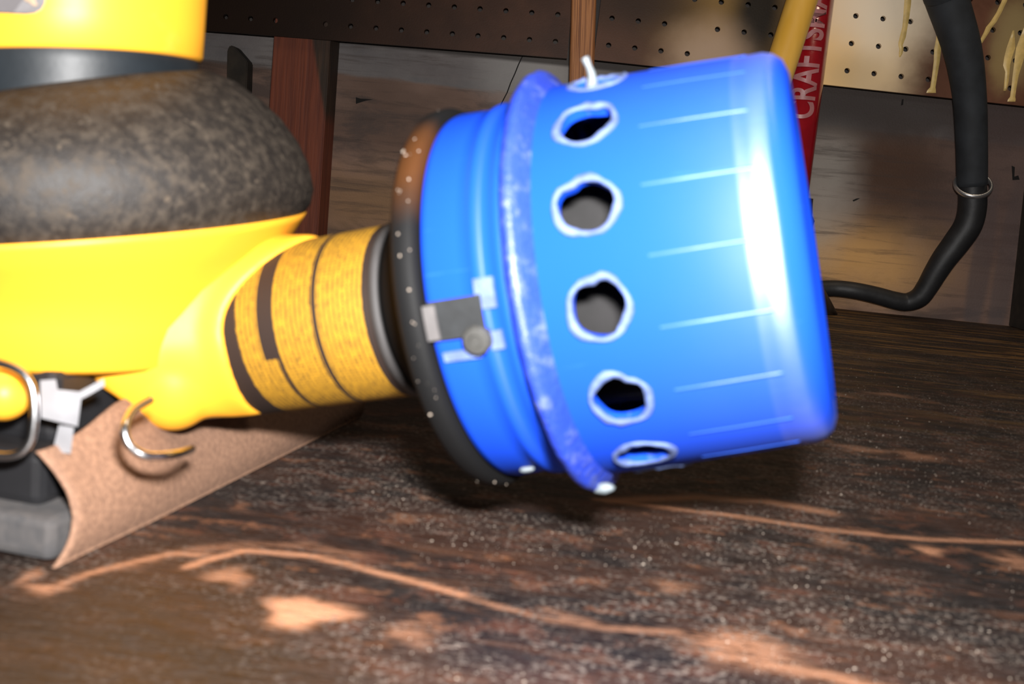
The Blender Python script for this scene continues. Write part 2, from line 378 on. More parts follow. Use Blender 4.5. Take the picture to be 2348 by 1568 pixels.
spot(2100, 1045, .009, .006, .5, att); spot(1980, 1030, .012, .004, .5, att); spot(2040, 905, .014, .004, .6, att)
spot(160, 1490, .06, .024, 1, att2); spot(420, 1420, .03, .012, .8, att2); spot(480, 1540, .03, .012, .7, att2)
V = np.stack([X.ravel(), Y.ravel(), np.zeros(X.size)], 1)
ny, nx = X.shape; idx = np.arange(nx*ny).reshape(ny, nx)
Fq = np.stack([idx[:-1, :-1].ravel(), idx[:-1, 1:].ravel(), idx[1:, 1:].ravel(), idx[1:, :-1].ravel()], 1)
me = bpy.data.meshes.new('workbench_top')
me.vertices.add(len(V)); me.vertices.foreach_set('co', V.ravel().astype(np.float32))
me.loops.add(Fq.size); me.loops.foreach_set('vertex_index', Fq.ravel().astype(np.int32))
me.polygons.add(len(Fq)); me.polygons.foreach_set('loop_start', (np.arange(len(Fq))*4).astype(np.int32))
for nm, A in (('worn', att), ('amber', att2)):
    a_ = me.attributes.new(nm, 'FLOAT', 'POINT'); a_.data.foreach_set('value', A.ravel().astype(np.float32))
me.update(); me.validate()
t = NT('dark_worn_bench_wood')
grain = t.noise(26, (1, 6, 1), 6, .62, dist=.5); fine = t.noise(160, (1, 5, 1), 4, .65); blot = t.noise(16, (1, 2.0, 1), 4, .6)
speck = t.noise(750, (1, 1, 1), 2, .6); patch = t.noise(62, (1, 1.8, 1), 5, .68)
xyz = t.n('ShaderNodeSeparateXYZ'); t.setin(xyz.inputs[0], t.co)
cl1 = t.noise(70, (1, 1.6, 1), 5, .7, off=(7, 2, 0)); cl2 = t.noise(34, (1, 2.2, 1), 4, .6, off=(1, 8, 0))
col = t.mix(t.ramp(blot, .38, .62), (.0075, .0042, .0040), (.034, .0125, .0065))
farm = t.ramp(xyz.outputs[1], .30, .80)
gf = t.noise(7, (1, 9, 1), 7, .72, dist=.5)
col = t.mix(farm, col, t.mix(t.ramp(gf, .45, .66), (.022, .012, .005), (.55, .29, .075)))
col = t.mix(t.ramp(grain, .54, .68, 0, .7), col, (.085, .034, .016))
col = t.mix(t.ramp(patch, .57, .65, 0, .7), col, (.20, .085, .042))
col = t.mix(t.ramp(cl1, .52, .62, 0, .75), col, (.085, .030, .016))
col = t.mix(t.ramp(fine, .58, .75, 0, .55), col, (.12, .062, .038))
col = t.mix(t.ramp(cl2, .55, .66, 0, .75), col, (.005, .0035, .0042))
A2 = t.n('ShaderNodeAttribute', attribute_name='amber').outputs['Fac']
col = t.mix(t.math('MULTIPLY', A2, .9), col, t.mix(t.ramp(blot, .3, .7), (.022, .0098, .0020), (.048, .019, .0042)))
A1 = t.n('ShaderNodeAttribute', attribute_name='worn').outputs['Fac']
wm = t.math('MULTIPLY', A1, t.ramp(t.math('ADD', fine, t.math('MULTIPLY', A1, .35)), .40, .72), clamp=True)
col = t.mix(wm, col, (.52, .25, .14))
greyd = t.math('MULTIPLY', t.ramp(t.noise(14, (1, 1.6, 1), 4, off=(2, 3, 0)), .38, .54), t.math('MULTIPLY', t.ramp(speck, .50, .64), t.ramp(cl1, .40, .56)))
greyd = t.math('MULTIPLY', greyd, t.math('SUBTRACT', 1, t.math('MULTIPLY', A2, .8)))
col = t.mix(t.math('MULTIPLY', greyd, .9), col, (.19, .16, .14))
dk = t.n('ShaderNodeMix', data_type='RGBA', blend_type='MULTIPLY'); dk.inputs[0].default_value = 1; t.setin(dk.inputs[6], col); dk.inputs[7].default_value = (.54, .52, .50, 1); col = dk.outputs[2]
MBE = t.fin(col, t.ramp(fine, .3, .7, .42, .75), bump=t.math('ADD', fine, t.math('MULTIPLY', speck, .5)), bd=.0007, Specular_IOR_Level=.35)
me.materials.append(MBE)
bench = thing('workbench', 'dark stained wooden workbench with worn pale grain and knots under the sander', 'workbench')
bt = bpy.data.objects.new('bench_top', me); COL.objects.link(bt); bt.parent = bench
box('bench_slab', -.9, 1.2, -.45, WY-.0005, -.045, -.0006, MDW, bench, bev=.002)
# sawdust grains
def dustgrains(name, n, sizer, mat, label, gen):
    V = []; Fc = []
    for _ in range(n):
        p = gen(); 
        if p is None: continue
        s = sizer(); a_ = random.random()*6.28; b = len(V)
        for k in range(3):
            V.append((p.x+math.cos(a_+2.1*k)*s*random.uniform(.5, 1.4), p.y+math.sin(a_+2.1*k)*s, p.z+.00003))
        V.append((p.x, p.y, p.z+s*.9)); Fc += [(b, b+1, b+3), (b+1, b+2, b+3), (b+2, b, b+3), (b, b+2, b+1)]
    o = mesh(name, V, Fc, mat, None, False); return tag(o, label, 'dust', kind='stuff')
MDS = simple('pale_sawdust', (.19, .155, .125), .7, var=.4, scale=400)
def gbench():
    for _ in range(20):
        x = random.uniform(-.15, .50); y = .12*(.95/.12)**random.random(); v = Vector((x*y*1.4, y, 0))
        d = mnoise.noise(Vector((v.x*22, v.y*30, 1.3)))
        if random.random() > .45+d*1.4: continue
        l = SI @ v
        if -.075 < l.x < .044 and -.055 < l.y < .11: continue
        return v
    return None
dustgrains('sawdust', 9000, lambda: random.uniform(.00007, .00017)*(1+random.random()**8*1.3), MDS, 'pale sawdust grains sprinkled over the dark bench top', gbench)
# ------------------------------------------------------------------ tools against the wall
# batten
t = NT('pine_batten'); g = t.noise(8, (90, 90, 1.2), 4, .6)
MPN = t.fin(t.mix(t.ramp(g, .38, .62), (.20, .070, .022), (.48, .20, .07)), .6, bump=g, bd=.0006)
def stick(pxy0, pxy1, Y0, Y1, hw, hd, mat, name, parent=None, bev=.006, seg=4):
    "bar between two image points at depth planes Y0 / Y1"
    a_ = onY(*pxy0, Y0); b_ = onY(*pxy1, Y1); L = (b_-a_).length; T = (b_-a_).normalized()
    yv = Vector((0, -1, 0)); yv = (yv-T*yv.dot(T)).normalized(); xv = yv.cross(T)
    M = Matrix((xv, yv, T)).transposed().to_4x4(); M.translation = a_
    o = box(name, -hw, hw, -hd, hd, 0, L, mat, parent, bev, None, seg); o.matrix_local = M; return o, M, L
yb = .972
bb = CAM+ray(1316, 700)*1; 
o, _, _ = stick((1315, 690), (1344, -260), .965, .972, .0118, .0085, MPN, 'wooden_batten', bev=.004)
o.location.z = .001
tag(o, 'upright pale pine batten standing between the two pegboards', 'batten')
# yellow handle
t = NT('amber_yellow_paint'); g = t.noise(30, (1, 1, .3), 3)
MYH = t.fin(t.mix(t.ramp(g, .35, .7), (.78, .42, .05), (.95, .56, .12)), .4, bump=g, bd=.0003)
a_ = onY(1622, 688, .905); b_ = onY(1905, -205, .920); a_.z = .013
V, Fc = tube([a_, a_.lerp(b_, .33), a_.lerp(b_, .66), b_], .0135, 32)
o = mesh('tool_handle', V, Fc, MYH)
tag(o, 'amber yellow round tool handle leaning left in front of the red tube', 'handle')
# red tube tool
MRD = simple('red_gloss_paint', (.27, .004, .010), .22, var=.1, Coat_Weight=.6, Coat_Roughness=.08)
tr = .0168; YR = .960
rb = onY(1811, 455, YR); rt = onY(1897, -215, YR)
RT = (rt-rb).normalized(); ry = Vector((0, -1, 0)); ry = (ry-RT*ry.dot(RT)).normalized(); rx = RT.cross(ry)
RM = Matrix((RT, ry, rx)).transposed().to_4x4(); RM.translation = rb
red = thing('clamp_tool', 'red tubular tool with white lettering and black flared foot, behind the yellow handle', 'tool', RM)
V, Fc = loft(lathe([(0, tr), (.002, tr), ((rt-rb).length, tr)], 48)); mesh('tube', V, Fc, MRD, red)
MLT = simple('pale_lettering', (.40, .16, .16), .35, Coat_Weight=.4, Coat_Roughness=.1)
fc = bpy.data.curves.new('lettering', 'FONT'); fc.body = 'CRAFTSMAN'; fc.size = .0245; fc.offset = .0006; fc.space_character = 1.0
fo = bpy.data.objects.new('lettering_curve', fc); COL.objects.link(fo)
bpy.context.view_layer.update(); dg = bpy.context.evaluated_depsgraph_get()
tm = bpy.data.meshes.new_from_object(fo.evaluated_get(dg)); bpy.data.objects.remove(fo)
bm = bmesh.new(); bm.from_mesh(tm)
for k in range(1, 14):
    bmesh.ops.bisect_plane(bm, geom=bm.verts[:]+bm.edges[:]+bm.faces[:], plane_co=(0, -.002+k*.0018, 0), plane_no=(0, 1, 0))
# text x runs up the tube; text y points to image left
s0 = (onY(1836, 276, YR)-rb).dot(RT)
ys_ = [v.co.y for v in bm.verts]; yc = (min(ys_)+max(ys_))/2
xs_ = [v.co.x for v in bm.verts]; x_min = min(xs_)
sc = .131/(max(xs_)-x_min)
left = -rx if rx.dot(RV) > 0 else rx
sg = -1 if rx.dot(RV) > 0 else 1
for v in bm.verts:
    th = sg*((v.co.y-yc)*1.35/tr+.20); v.co = Vector((s0+(v.co.x-x_min)*sc, (tr+.0003)*math.cos(th), (tr+.0003)*math.sin(th)))
lt = bmobj('lettering', bm, MLT, red, label='white capital lettering')
# flared foot (world coords built as lofted circles down to bench)
fr = []
for (cxp, py, rp) in [(1819, 452, 43), (1817, 462, 44), (1816, 490, 44), (1814, 502, 51), (1812, 515, 48), (1808, 545, 53), (1802, 580, 62), (1795, 615, 76), (1787, 650, 105), (1781, 680, 128), (1779, 693, 137)]:
    c_ = onY(cxp, py, YR); r_ = rp*YR/FPX
    fr.append([c_+Vector((math.cos(2*PI*j/40)*r_, math.sin(2*PI*j/40)*min(r_, .045), 0)) for j in range(40)])
zmin = min(v.z for v in fr[-1])
V, Fc = loft(fr); V = [Vector((v.x, v.y, max(.0003, v.z-(zmin-.0005)*(1 if v.z < .05 else .0)))) for v in V]
MFT = simple('worn_black_grip', (.022, .015, .011), .4, var=.4, scale=50)
o = mesh('foot', V, Fc, MFT, red, label='black flared foot'); o.matrix_parent_inverse = RM.inverted()
# hose
hp = [(1960, -900, .88, 52), (2040, -560, .89, 52), (2100, -300, .895, 51), (2158, -50, .90, 48), (2172, 0, .905, 46), (2206, 110, .91, 41), (2223, 220, .92, 36), (2228, 330, .93, 34), (2229, 424, .94, 33)]
V, Fc = tube([P(x, y, d) for x, y, d, r in hp], [r*d/FPX for x, y, d, r in hp], 32)
hose = thing('rubber_hose', 'thick black hose with steel ring curving down to the bench at right', 'hose', Matrix.Translation(P(2088, 700, .98)))
def relh(o): o.matrix_parent_inverse = hose.matrix_world.inverted(); return o
bpy.context.view_layer.update()
MH = simple('grey_black_hose', (.018, .021, .025), .75, var=.25, scale=60)
relh(mesh('sleeve', V, Fc, MH, hose))
hp = [(2229, 415, .94, 30), (2230, 470, .945, 31), (2220, 515, .95, 31), (2194, 555, .955, 30), (2166, 592, .96, 28), (2145, 625, .965, 26), (2127, 656, .97, 24), (2108, 681, .975, 23), (2080, 692, .98, 20.5), (2050, 688, .98, 20), (2010, 677, .98, 19.5), (1960, 666, .98, 19), (1915, 661, .985, 18.5), (1870, 662, .985, 18.5)]
V, Fc = tube([P(x, y, d) for x, y, d, r in hp], [r*d/FPX for x, y, d, r in hp], 24)
relh(mesh('cord', V, Fc, MRB, hose))
c0 = P(2231, 424, .94); T = (P(2229, 380, .937)-P(2230, 470, .943)).normalized()+Vector((0, -.95, 0)); T.normalize()
a1 = T.orthogonal().normalized(); a2 = T.cross(a1); r_ = 39*.94/FPX
rings = []
for i in range(40):
    A = 2*PI*i/40; d_ = a1*math.cos(A)+a2*math.sin(A); rings.append([c0+d_*(r_+.0017*math.cos(2*PI*j/10))+T*.0026*math.sin(2*PI*j/10) for j in range(10)])
V, Fc = loft(rings, close=True); relh(mesh('ring', V, Fc, simple('satin_steel_ring', (.62, .62, .63), .3, .9), hose, label='steel ring'))
# ------------------------------------------------------------------ sander
sander = thing('palm_sander', 'yellow and black palm sander with sandpaper clamped under it, at the left', 'sander', SM)
TD = Vector((.79, .61))
def ring(z, r, tilt=0, n=96, rb_=None, dent=0, zf=None, p=2.25):
    out = []
    for j in range(n):
        A = 2*PI*j/n; c_, s_ = math.cos(A), math.sin(A)
        rr = r/((abs(c_)**p+abs(s_)**p)**(1/p))
        x, y = c_*rr, s_*rr; zz = z+tilt*(x*TD.x+y*TD.y)
        if zf: zz = zf(x, y, zz)
        out.append(Vector((x, y, zz)))
    return out
# housing
def hb(x, y, z):
    k = min(1, max(0, (.010-x)/.008)) if y < .01 else 0
    return z+.004*k*k*(3-2*k)
hous = [ring(.0325, .030, zf=hb), ring(.0328, .0385, zf=hb), ring(.034, .0398, zf=hb), ring(.042, .0405), ring(.049, .0440, .05), ring(.0545, .0495, .10), ring(.0590, .0530, .135), ring(.0602, .0538, .145), ring(.0606, .0525, .145), ring(.060, .040, .145)]
V, Fc = loft(hous); mesh('housing', V, Fc, MY, sander)
boot = [ring(.0585, .046, .14), ring(.0590, .0515, .14), ring(.0600, .0530, .138), ring(.0650, .0546, .09), ring(.0715, .0552, .04), ring(.0765, .0535, .06), ring(.0800, .0508, .09), ring(.0835, .0466, .13), ring(.0862, .0420, .17), ring(.0890, .0360, .22), ring(.0902, .0315, .26), ring(.0905, .0300, .27), ring(.0905, .0285, .27)]
V, Fc = loft(boot); mesh('rubber_boot', V, Fc, MBT, sander, label='dusty black rubber boot')
neck = [ring(.080, .0268, 0), ring(.088, .0270, .1), ring(.0945, .0276, .1), ring(.102, .0275)]
V, Fc = loft(neck); mesh('neck', V, Fc, simple('smooth_black_neck', (.006, .008, .010), .5, Specular_IOR_Level=.28), sander, label='smooth black neck')
top = [ring(.0972, .025, .12), ring(.0972, .0278, .12), ring(.0980, .0285, .12), ring(.105, .0286, .05), ring(.120, .0288), ring(.132, .0280), ring(.140, .0235), ring(.145, .016), ring(.146, .006)]
V, Fc = loft(top); mesh('palm_grip', V, Fc, MY, sander, label='yellow palm grip')
# grip badge: curved rounded dark plate on grip
V = []; bmn = []
MBG = simple('grey_badge', (.065, .06, .062), .5)
def surf(px, py, r, eps):
    "point where the view ray meets the upright cylinder of radius r about the sander axis"
    o_ = SI @ CAM; d_ = SI.to_3x3() @ ray(px, py)
    a_ = d_.x**2+d_.y**2; b_ = 2*(o_.x*d_.x+o_.y*d_.y); c_ = o_.x**2+o_.y**2-(r+eps)**2
    D_ = b_*b_-4*a_*c_
    return o_+d_*((-b_-math.sqrt(max(0, D_)))/(2*a_))
pts = [(-60, -70), (-60, 24), (-20, 27), (30, 30), (60, 32), (80, 30), (95, 22), (103, 8), (106, -12), (107, -70)]
Vf = [surf(x, y, .0296, .0004) for x, y in pts]; Vk = [surf(x, y, .0296, -.003) for x, y in pts]; n = len(pts)
mesh('badge', Vf+Vk, [tuple(range(n))]+[(i, (i+1) % n, n+(i+1) % n, n+i) for i in range(n)], MBG, sander, False, label='dark rounded badge')
pts = [(50, -14), (58, 2), (66, 4), (78, 14), (88, 12), (80, 3), (86, -8), (80, -14)]
Vf = [surf(x, y, .0299, .0004) for x, y in pts]; Vk = [surf(x, y, .0296, -.001) for x, y in pts]; n = len(pts)
mesh('badge_mark', Vf+Vk, [tuple(range(n))]+[(i, (i+1) % n, n+(i+1) % n, n+i) for i in range(n)], simple('cream_badge_print', (.17, .11, .06), .5), sander, False)
# dust port collar (about the port axis), oblique rim
def axm(o): o.parent = sander; o.matrix_parent_inverse = SI @ Matrix.Identity(4); return o
def axw(s, r, ph): return AM @ Vector((s, r*math.cos(ph), r*math.sin(ph)))
sT = -LT
def cring(s, r, obl=1., n=96, zc=None, kn=1.):
    out = []
    for j in range(n):
        ph = 2*PI*j/n; sn = math.sin(ph); ds = (.015*sn*sn if sn < 0 else -.003*sn*sn)*obl
        kk = 1+(kn-1)*max(0, 1-max(0, sn)*.8)
        p = AM @ Vector((s+ds, r*kk*math.cos(ph) if math.cos(ph) > 0 else r*math.cos(ph), r*sn))
        if zc and p.z < zc: p = Vector((p.x, p.y, zc-(zc-p.z)*.15))
        out.append(p)
    return out
rt_ = .0188
col_ = [cring(sT-.0270, .014, 0, zc=.0320, kn=1.5), cring(sT-.0265, .0200, .1, zc=.0310, kn=1.5), cring(sT-.0245, .0230, .3, zc=.0280, kn=1.5), cring(sT-.0215, .0238, .5, zc=.0215, kn=1.46), cring(sT-.018, .0236, .7, zc=.0208, kn=1.36), cring(sT-.012, .0222, .9, zc=.0212, kn=1.18), cring(sT-.005, .0206, 1, zc=.0215, kn=1.04), cring(sT-.0006, .0200, 1, zc=.0222), cring(sT, .0196, 1, zc=.0222), cring(sT, .0180, 1), cring(sT-.02, .0175, 1)]
V, Fc = loft(col_); V = [SI @ v for v in V]; nb = len(V)
bc = SI @ P(396, 920, .2185)
V2, F2 = loft([[Vector((bc.x+.0098*math.cos(f_)*math.cos(2*PI*j/32), bc.y+.0098*math.cos(f_)*math.sin(2*PI*j/32), .0290+.0112*math.sin(f_))) for j in range(32)] for f_ in np.linspace(-1.5, 1.5, 18)])
V += V2; Fc += [tuple(i+nb for i in f_) for f_ in F2]
pc = mesh('port_collar', V, Fc, MY, None)
m1 = pc.modifiers.new('r', 'REMESH'); m1.mode = 'VOXEL'; m1.voxel_size = .0005; m1.use_smooth_shade = True
m2 = pc.modifiers.new('s', 'SMOOTH'); m2.factor = .6; m2.iterations = 40
bpy.context.view_layer.update(); dg = bpy.context.evaluated_depsgraph_get()
pm = bpy.data.meshes.new_from_object(pc.evaluated_get(dg)); pc.modifiers.clear(); pc.data = pm; pm.shade_smooth(); pc.parent = sander
if not pm.materials: pm.materials.append(MY)
# dust port pipe with label
n = 128; Ls = .0352
V = []; uvs = []; Fc = []
for i, sv in enumerate(np.linspace(-.006, Ls, 10)):
    for j in range(n+1):
        ph = -PI+2*PI*j/n+PI
        ph = -PI+2*PI*j/n
        V.append(axw(sT+sv, rt_*(1.01), ph)); uvs.append((ph, sv*1000))
for i in range(9):
    for j in range(n): a_ = i*(n+1)+j; Fc.append((a_, a_+1, a_+n+2, a_+n+1))
pipe = axm(mesh('dust_port', [axw(s, r*.985, 2*PI*j/64) for s, r in ((sT-.02, rt_), (sT+.037, rt_*1.0)) for j in range(64)], [(j, (j+1) % 64, 64+(j+1) % 64, 64+j) for j in range(64)], MBK, None))
lab = mesh('port_label', V, Fc, MLB, None, uvs=uvs, label='black label with yellow fine print'); lab.parent = pipe; lab.matrix_parent_inverse = (Matrix.Identity(4))
# silver ring at pipe end
V, Fc = loft([[axw(s, r, 2*PI*j/96) for j in range(96)] for s, r in ((sT+.0350, rt_*.98), (sT+.0350, rt_*1.03), (sT+.0368, rt_*1.035), (sT+.0370, rt_*.98))], close=True)
axm(mesh('rim_ring', V, Fc, simple('grey_rim', (.030, .028, .028), .7, Specular_IOR_Level=.25), None, label='thin grey rim ring'))
# platen and foam pad
box('platen', -.060, .0285, -.0410, .060, .0085, .0195, MBK, sander, .002)
box('foam_pad', -.062, .0355, -.0465, .062, .0008, .0088, MGP, sander, .0015, label='grey foam pad')
box('platen_support', -.03, .026, -.034, .035, .0192, .034, MBK, sander, .002)
# clamps
def polyplate(name, pts, d, th, mat, parent, label=None):
    a_ = [SI @ P(x, y, d) for x, y in pts]; b_ = [SI @ (P(x, y, d)+ray(x, y).normalized()*th) for x, y in pts]; n = len(a_)
    return mesh(name, a_+b_, [tuple(range(n)), tuple(range(n, 2*n))[::-1]]+[(i, n+i, n+(i+1) % n, (i+1) % n) for i in range(n)], mat, parent, False, label=label)
polyplate('clamp_plate', [(92, 872), (128, 870), (132, 893), (182, 898), (238, 868), (240, 885), (205, 905), (186, 915), (178, 978), (95, 958)], .187, .002, MZN, sander, 'bright metal clamp plate')
polyplate('clamp_bracket', [(135, 975), (170, 978), (162, 1040), (120, 1035)], .189, .002, MZN, sander)
for pl in ([(-60, 820), (-30, 824), (0, 832), (30, 842), (55, 858), (72, 885), (78, 920), (78, 965), (70, 1010), (50, 1036), (20, 1045), (-20, 1042), (-60, 1035)],):
    V, Fc = tube([SI @ P(x, y, .180) for x, y in pl], .00085, 12); mesh('wire_bail', V, Fc, MST, sander, label='steel wire bail')
V, Fc = tube([SI @ P(x, y, d) for x, y, d in [(345, 915, .190), (305, 940, .185), (287, 975, .181), (290, 1008, .180), (310, 1033, .1805), (345, 1046, .182), (400, 1042, .187), (440, 1030, .202)]], .00085, 12); mesh('wire_bail', V, Fc, MST, sander, label='steel wire bail')
cl = SI @ P(8, 905, .186)
V, Fc = loft([[Vector((cl.x, cl.y, cl.z))+Vector((math.cos(2*PI*j/32)*.0050*math.cos(f_), math.sin(2*PI*j/32)*.005*math.cos(f_), .0049*math.sin(f_))) for j in range(32)] for f_ in np.linspace(-1.5, 1.5, 12)]); mesh('clamp_knob', V, Fc, MY, sander, label='yellow clamp knob')
# ------------------------------------------------------------------ sandpaper sheet
NU, NV = 60, 16
prof = [(.0012, .0003), (.0020, .003), (.0022, .006), (.0016, .009), (.0000, .013), (-.0032, .0170), (-.0066, .0205)]
def pf(tv, k):
    f_ = tv*(len(prof)-1); i = min(int(f_), len(prof)-2); q = f_-i; return prof[i][k]*(1-q)+prof[i+1][k]*q
V = []
Lp = .150
for side in (0, 1):
    for i in range(NU+1):
        u_ = i/NU*Lp; k = min(1, u_/.035); k = k*k*(3-2*k)
        wv = .0008*math.sin(u_*90)+.0006*math.sin(u_*37+1)
        for j in range(NV+1):
            tv = j/NV; ox = pf(tv, 0); z = pf(tv, 1)*(1+.16*k*tv)
            z += (.0030*math.exp(-((u_-.027)/.013)**2)-.0045*min(1, max(0, (u_-.036)/.012))-.004*max(0, (u_-.06)/.09))*tv*tv
            V.append(Vector((.036+ox+wv*tv+.0008*k-(side*.0007), -.0475+u_+.0035*math.sin(tv*2.6)*(1-k)+.002*tv*(1-k), max(.0002, z))))
Fc = []; N1 = (NU+1)*(NV+1)
for i in range(NU):
    for j in range(NV):
        a_ = i*(NV+1)+j; Fc.append((a_, a_+NV+1, a_+NV+2, a_+1)); Fc.append((N1+a_, N1+a_+1, N1+a_+NV+2, N1+a_+NV+1))
for i in range(NU):
    for j in (0, NV): a_ = i*(NV+1)+j; Fc.append((a_, a_+NV+1, N1+a_+NV+1, N1+a_))
for j in range(NV):
    for i in (0, NU): a_ = i*(NV+1)+j; Fc.append((a_, a_+1, N1+a_+1, N1+a_))
o = mesh('sandpaper_sheet', [SM @ v for v in V], Fc, MSP)
tag(o, 'tan sandpaper sheet wrapped around the base of the yellow sander', 'sandpaper')
# ------------------------------------------------------------------ rubber adapter between port and cap
ad = thing('rubber_adapter', 'black rubber adapter ring between the printed port and the blue cap', 'adapter', AM)
prof_ = [(-.0368, .0165), (-.0368, .0188), (-.0345, .0200), (-.031, .0225), (-.027, .029), (-.0248, .0365), (-.0240, .0388), (-.0228, .0398), (-.0205, .0400), (-.0192, .0393), (-.0190, .037), (-.020, .030), (-.026, .018), (-.030, .0165)]
V, Fc = loft(lathe(prof_, 128), close=True); 
t = NT('rubber_painted_reflection'); a = t.noise(38, detail=4)
MRR = t.fin(t.mix(t.math('MULTIPLY', t.blob((-.023, .030, -.028), (.02, .012, .010), .6, .5, 60), .9), (.0028, .0028, .003), (.036, .0125, .0028)), .7, bump=a, bd=.0003, Specular_IOR_Level=.10)  # soft patch paints an orange-brown reflection into the rubber colour
mesh('adapter_body', V, Fc, MRR, ad)
rng = random.Random(3)
V = []; Fc = []
for k in range(30):
    ph = rng.uniform(-1.5, 1.5); s = rng.uniform(-.0232, -.0195); p0 = Vector((s, .0399*math.cos(ph), .0399*math.sin(ph))); z = rng.uniform(.0001, .00035); b = len(V)
    for dx_ in ((1, 0, 0), (-1, 0, 0), (0, 1, 0), (0, -1, 0), (0, 0, 1), (0, 0, -1)): V.append(p0+Vector(dx_)*z*rng.uniform(.6, 1.3))
    for q in ((0, 2, 4), (2, 1, 4), (1, 3, 4), (3, 0, 4), (2, 0, 5), (1, 2, 5), (3, 1, 5), (0, 3, 5)): Fc.append(tuple(b+x for x in q))
o = mesh('dust_specks', V, Fc, MDS, ad); o['kind'] = 'stuff'
# ------------------------------------------------------------------ blue cap
cap = thing('bottle_cap', 'large blue plastic cap drilled with a ring of round holes, on the dust port', 'cap', AM)
RE = .0382; RB = .0406; LE = .0485
outer = [(.0016, .0396), (.010, .0392), (.020, .0387), (.030, .0381), (.0375, .03755), (.0393, .0374), (.0425, .0373), (.0442, .0367), (.0458, .0353), (.0466, .0330), (.0466, .030), (.0458, .0285), (.0450, .026), (.0447, .010), (.0447, .0005)]
inner = [(.0427, .0005), (.0427, .026), (.0427, .032), (.041, .0345), (.030, .0361), (.010, .0372), (.0016, .0376)]
V, Fc = loft(lathe(outer+inner, 192), close=True)
body = mesh('cap_shell', V, Fc, MBL, cap)
NH = 14; PH0 = math.radians(7.0); SH = .0124
# hole cutters
bm = bmesh.new()
hr_list = []
for k in range(NH):
    ph = PH0+2*PI*k/NH; rg = random.Random(k+5)
    nz = 28; a0 = rg.uniform(0, 6.28); nt = rg.uniform(0, 6.28)
    rad = []
    for j in range(nz):
        A = 2*PI*j/nz; dn = (A-nt+PI) % (2*PI)-PI
        rad.append(.0048*(1+.05*math.sin(2*A+a0)+.03*math.sin(5*A+a0*2)-.14*math.exp(-(dn/.22)**2)))
    hr_list.append(rad)
    er = Vector((0, math.cos(ph), math.sin(ph))); et = Vector((0, -math.sin(ph), math.cos(ph))); ex = Vector((1, 0, 0))
    lo = []; hi = []
    for j in range(nz):
        A = 2*PI*j/nz; d_ = (ex*math.cos(A)+et*math.sin(A))*rad[j]
        lo.append(bm.verts.new(ex*SH+er*.0345+d_)); hi.append(bm.verts.new(ex*SH+er*.046+d_))
    bm.faces.new(lo[::-1]); bm.faces.new(hi)
    for j in range(nz): q = (j+1) % nz; bm.faces.new((lo[j], lo[q], hi[q], hi[j]))
bmesh.ops.recalc_face_normals(bm, faces=bm.faces)
cm = bpy.data.meshes.new('cutter'); bm.to_mesh(cm); bm.free(); co = bpy.data.objects.new('cutter', cm); COL.objects.link(co); co.parent = cap
bm = bmesh.new(); bm.from_mesh(body.data); bmesh.ops.recalc_face_normals(bm, faces=bm.faces); bm.to_mesh(body.data); bm.free()
md = body.modifiers.new('b', 'BOOLEAN'); md.object = co; md.operation = 'DIFFERENCE'; md.solver = 'EXACT'
bpy.context.view_layer.update(); dg = bpy.context.evaluated_depsgraph_get()
nm = bpy.data.meshes.new_from_object(body.evaluated_get(dg)); body.modifiers.clear(); body.data = nm
bpy.data.objects.remove(co)
nm.shade_smooth()
try: nm.set_sharp_from_angle(angle=math.radians(40))
except Exception as e: print('sharp', e)
# sleeve added inside the cap to give the holes a dark grey interior
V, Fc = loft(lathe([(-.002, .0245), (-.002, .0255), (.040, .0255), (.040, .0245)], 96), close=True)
mesh('added_sleeve', V, Fc, simple('added_grey_sleeve', (.0030, .0026, .003), .95, var=.4, scale=150), cap, label='dull grey sleeve added inside the cap')
# burrs
for k in range(NH):
    ph0 = PH0+2*PI*k/NH; rg = random.Random(k+50); nz = 28; rings = []
    for j in range(nz):
        A = 2*PI*j/nz; rr = hr_list[k][j]+.00045; wd = .00062*(1+.35*math.sin(A*3+k)+.2*rg.uniform(-1, 1)); hh = .0005*(1+.5*rg.uniform(-1, 1))
        rg_ = []
        for m in range(8):
            B = 2*PI*m/8; r2 = rr+wd*math.cos(B); h = hh*math.sin(B)
            sx_ = SH+r2*math.cos(A); tt = r2*math.sin(A)/.0390; rad = .0391-(sx_-SH)*.05+h
            rg_.append(Vector((sx_, rad*math.cos(ph0+tt), rad*math.sin(ph0+tt))))
        rings.append(rg_)
    V, Fc = loft(rings, close=True); mesh('hole_burr', V, Fc, MBR, cap)
# curl of plastic on top hole
ph = PH0-3*2*PI/NH; bq = Vector((SH-.001, .0392*math.cos(ph), .0392*math.sin(ph))); out = Vector((0, math.cos(ph-.25), math.sin(ph-.25)))
V, Fc = tube([bq-out*.001, bq+out*.0012+Vector((.0003, 0, 0)), bq+out*.003, bq+out*.0046+Vector((-.0004, 0, 0))], [.0014, .0008, .0006, .0008], 10); mesh('plastic_curl', V, Fc, MWH, cap, label='white plastic curl')
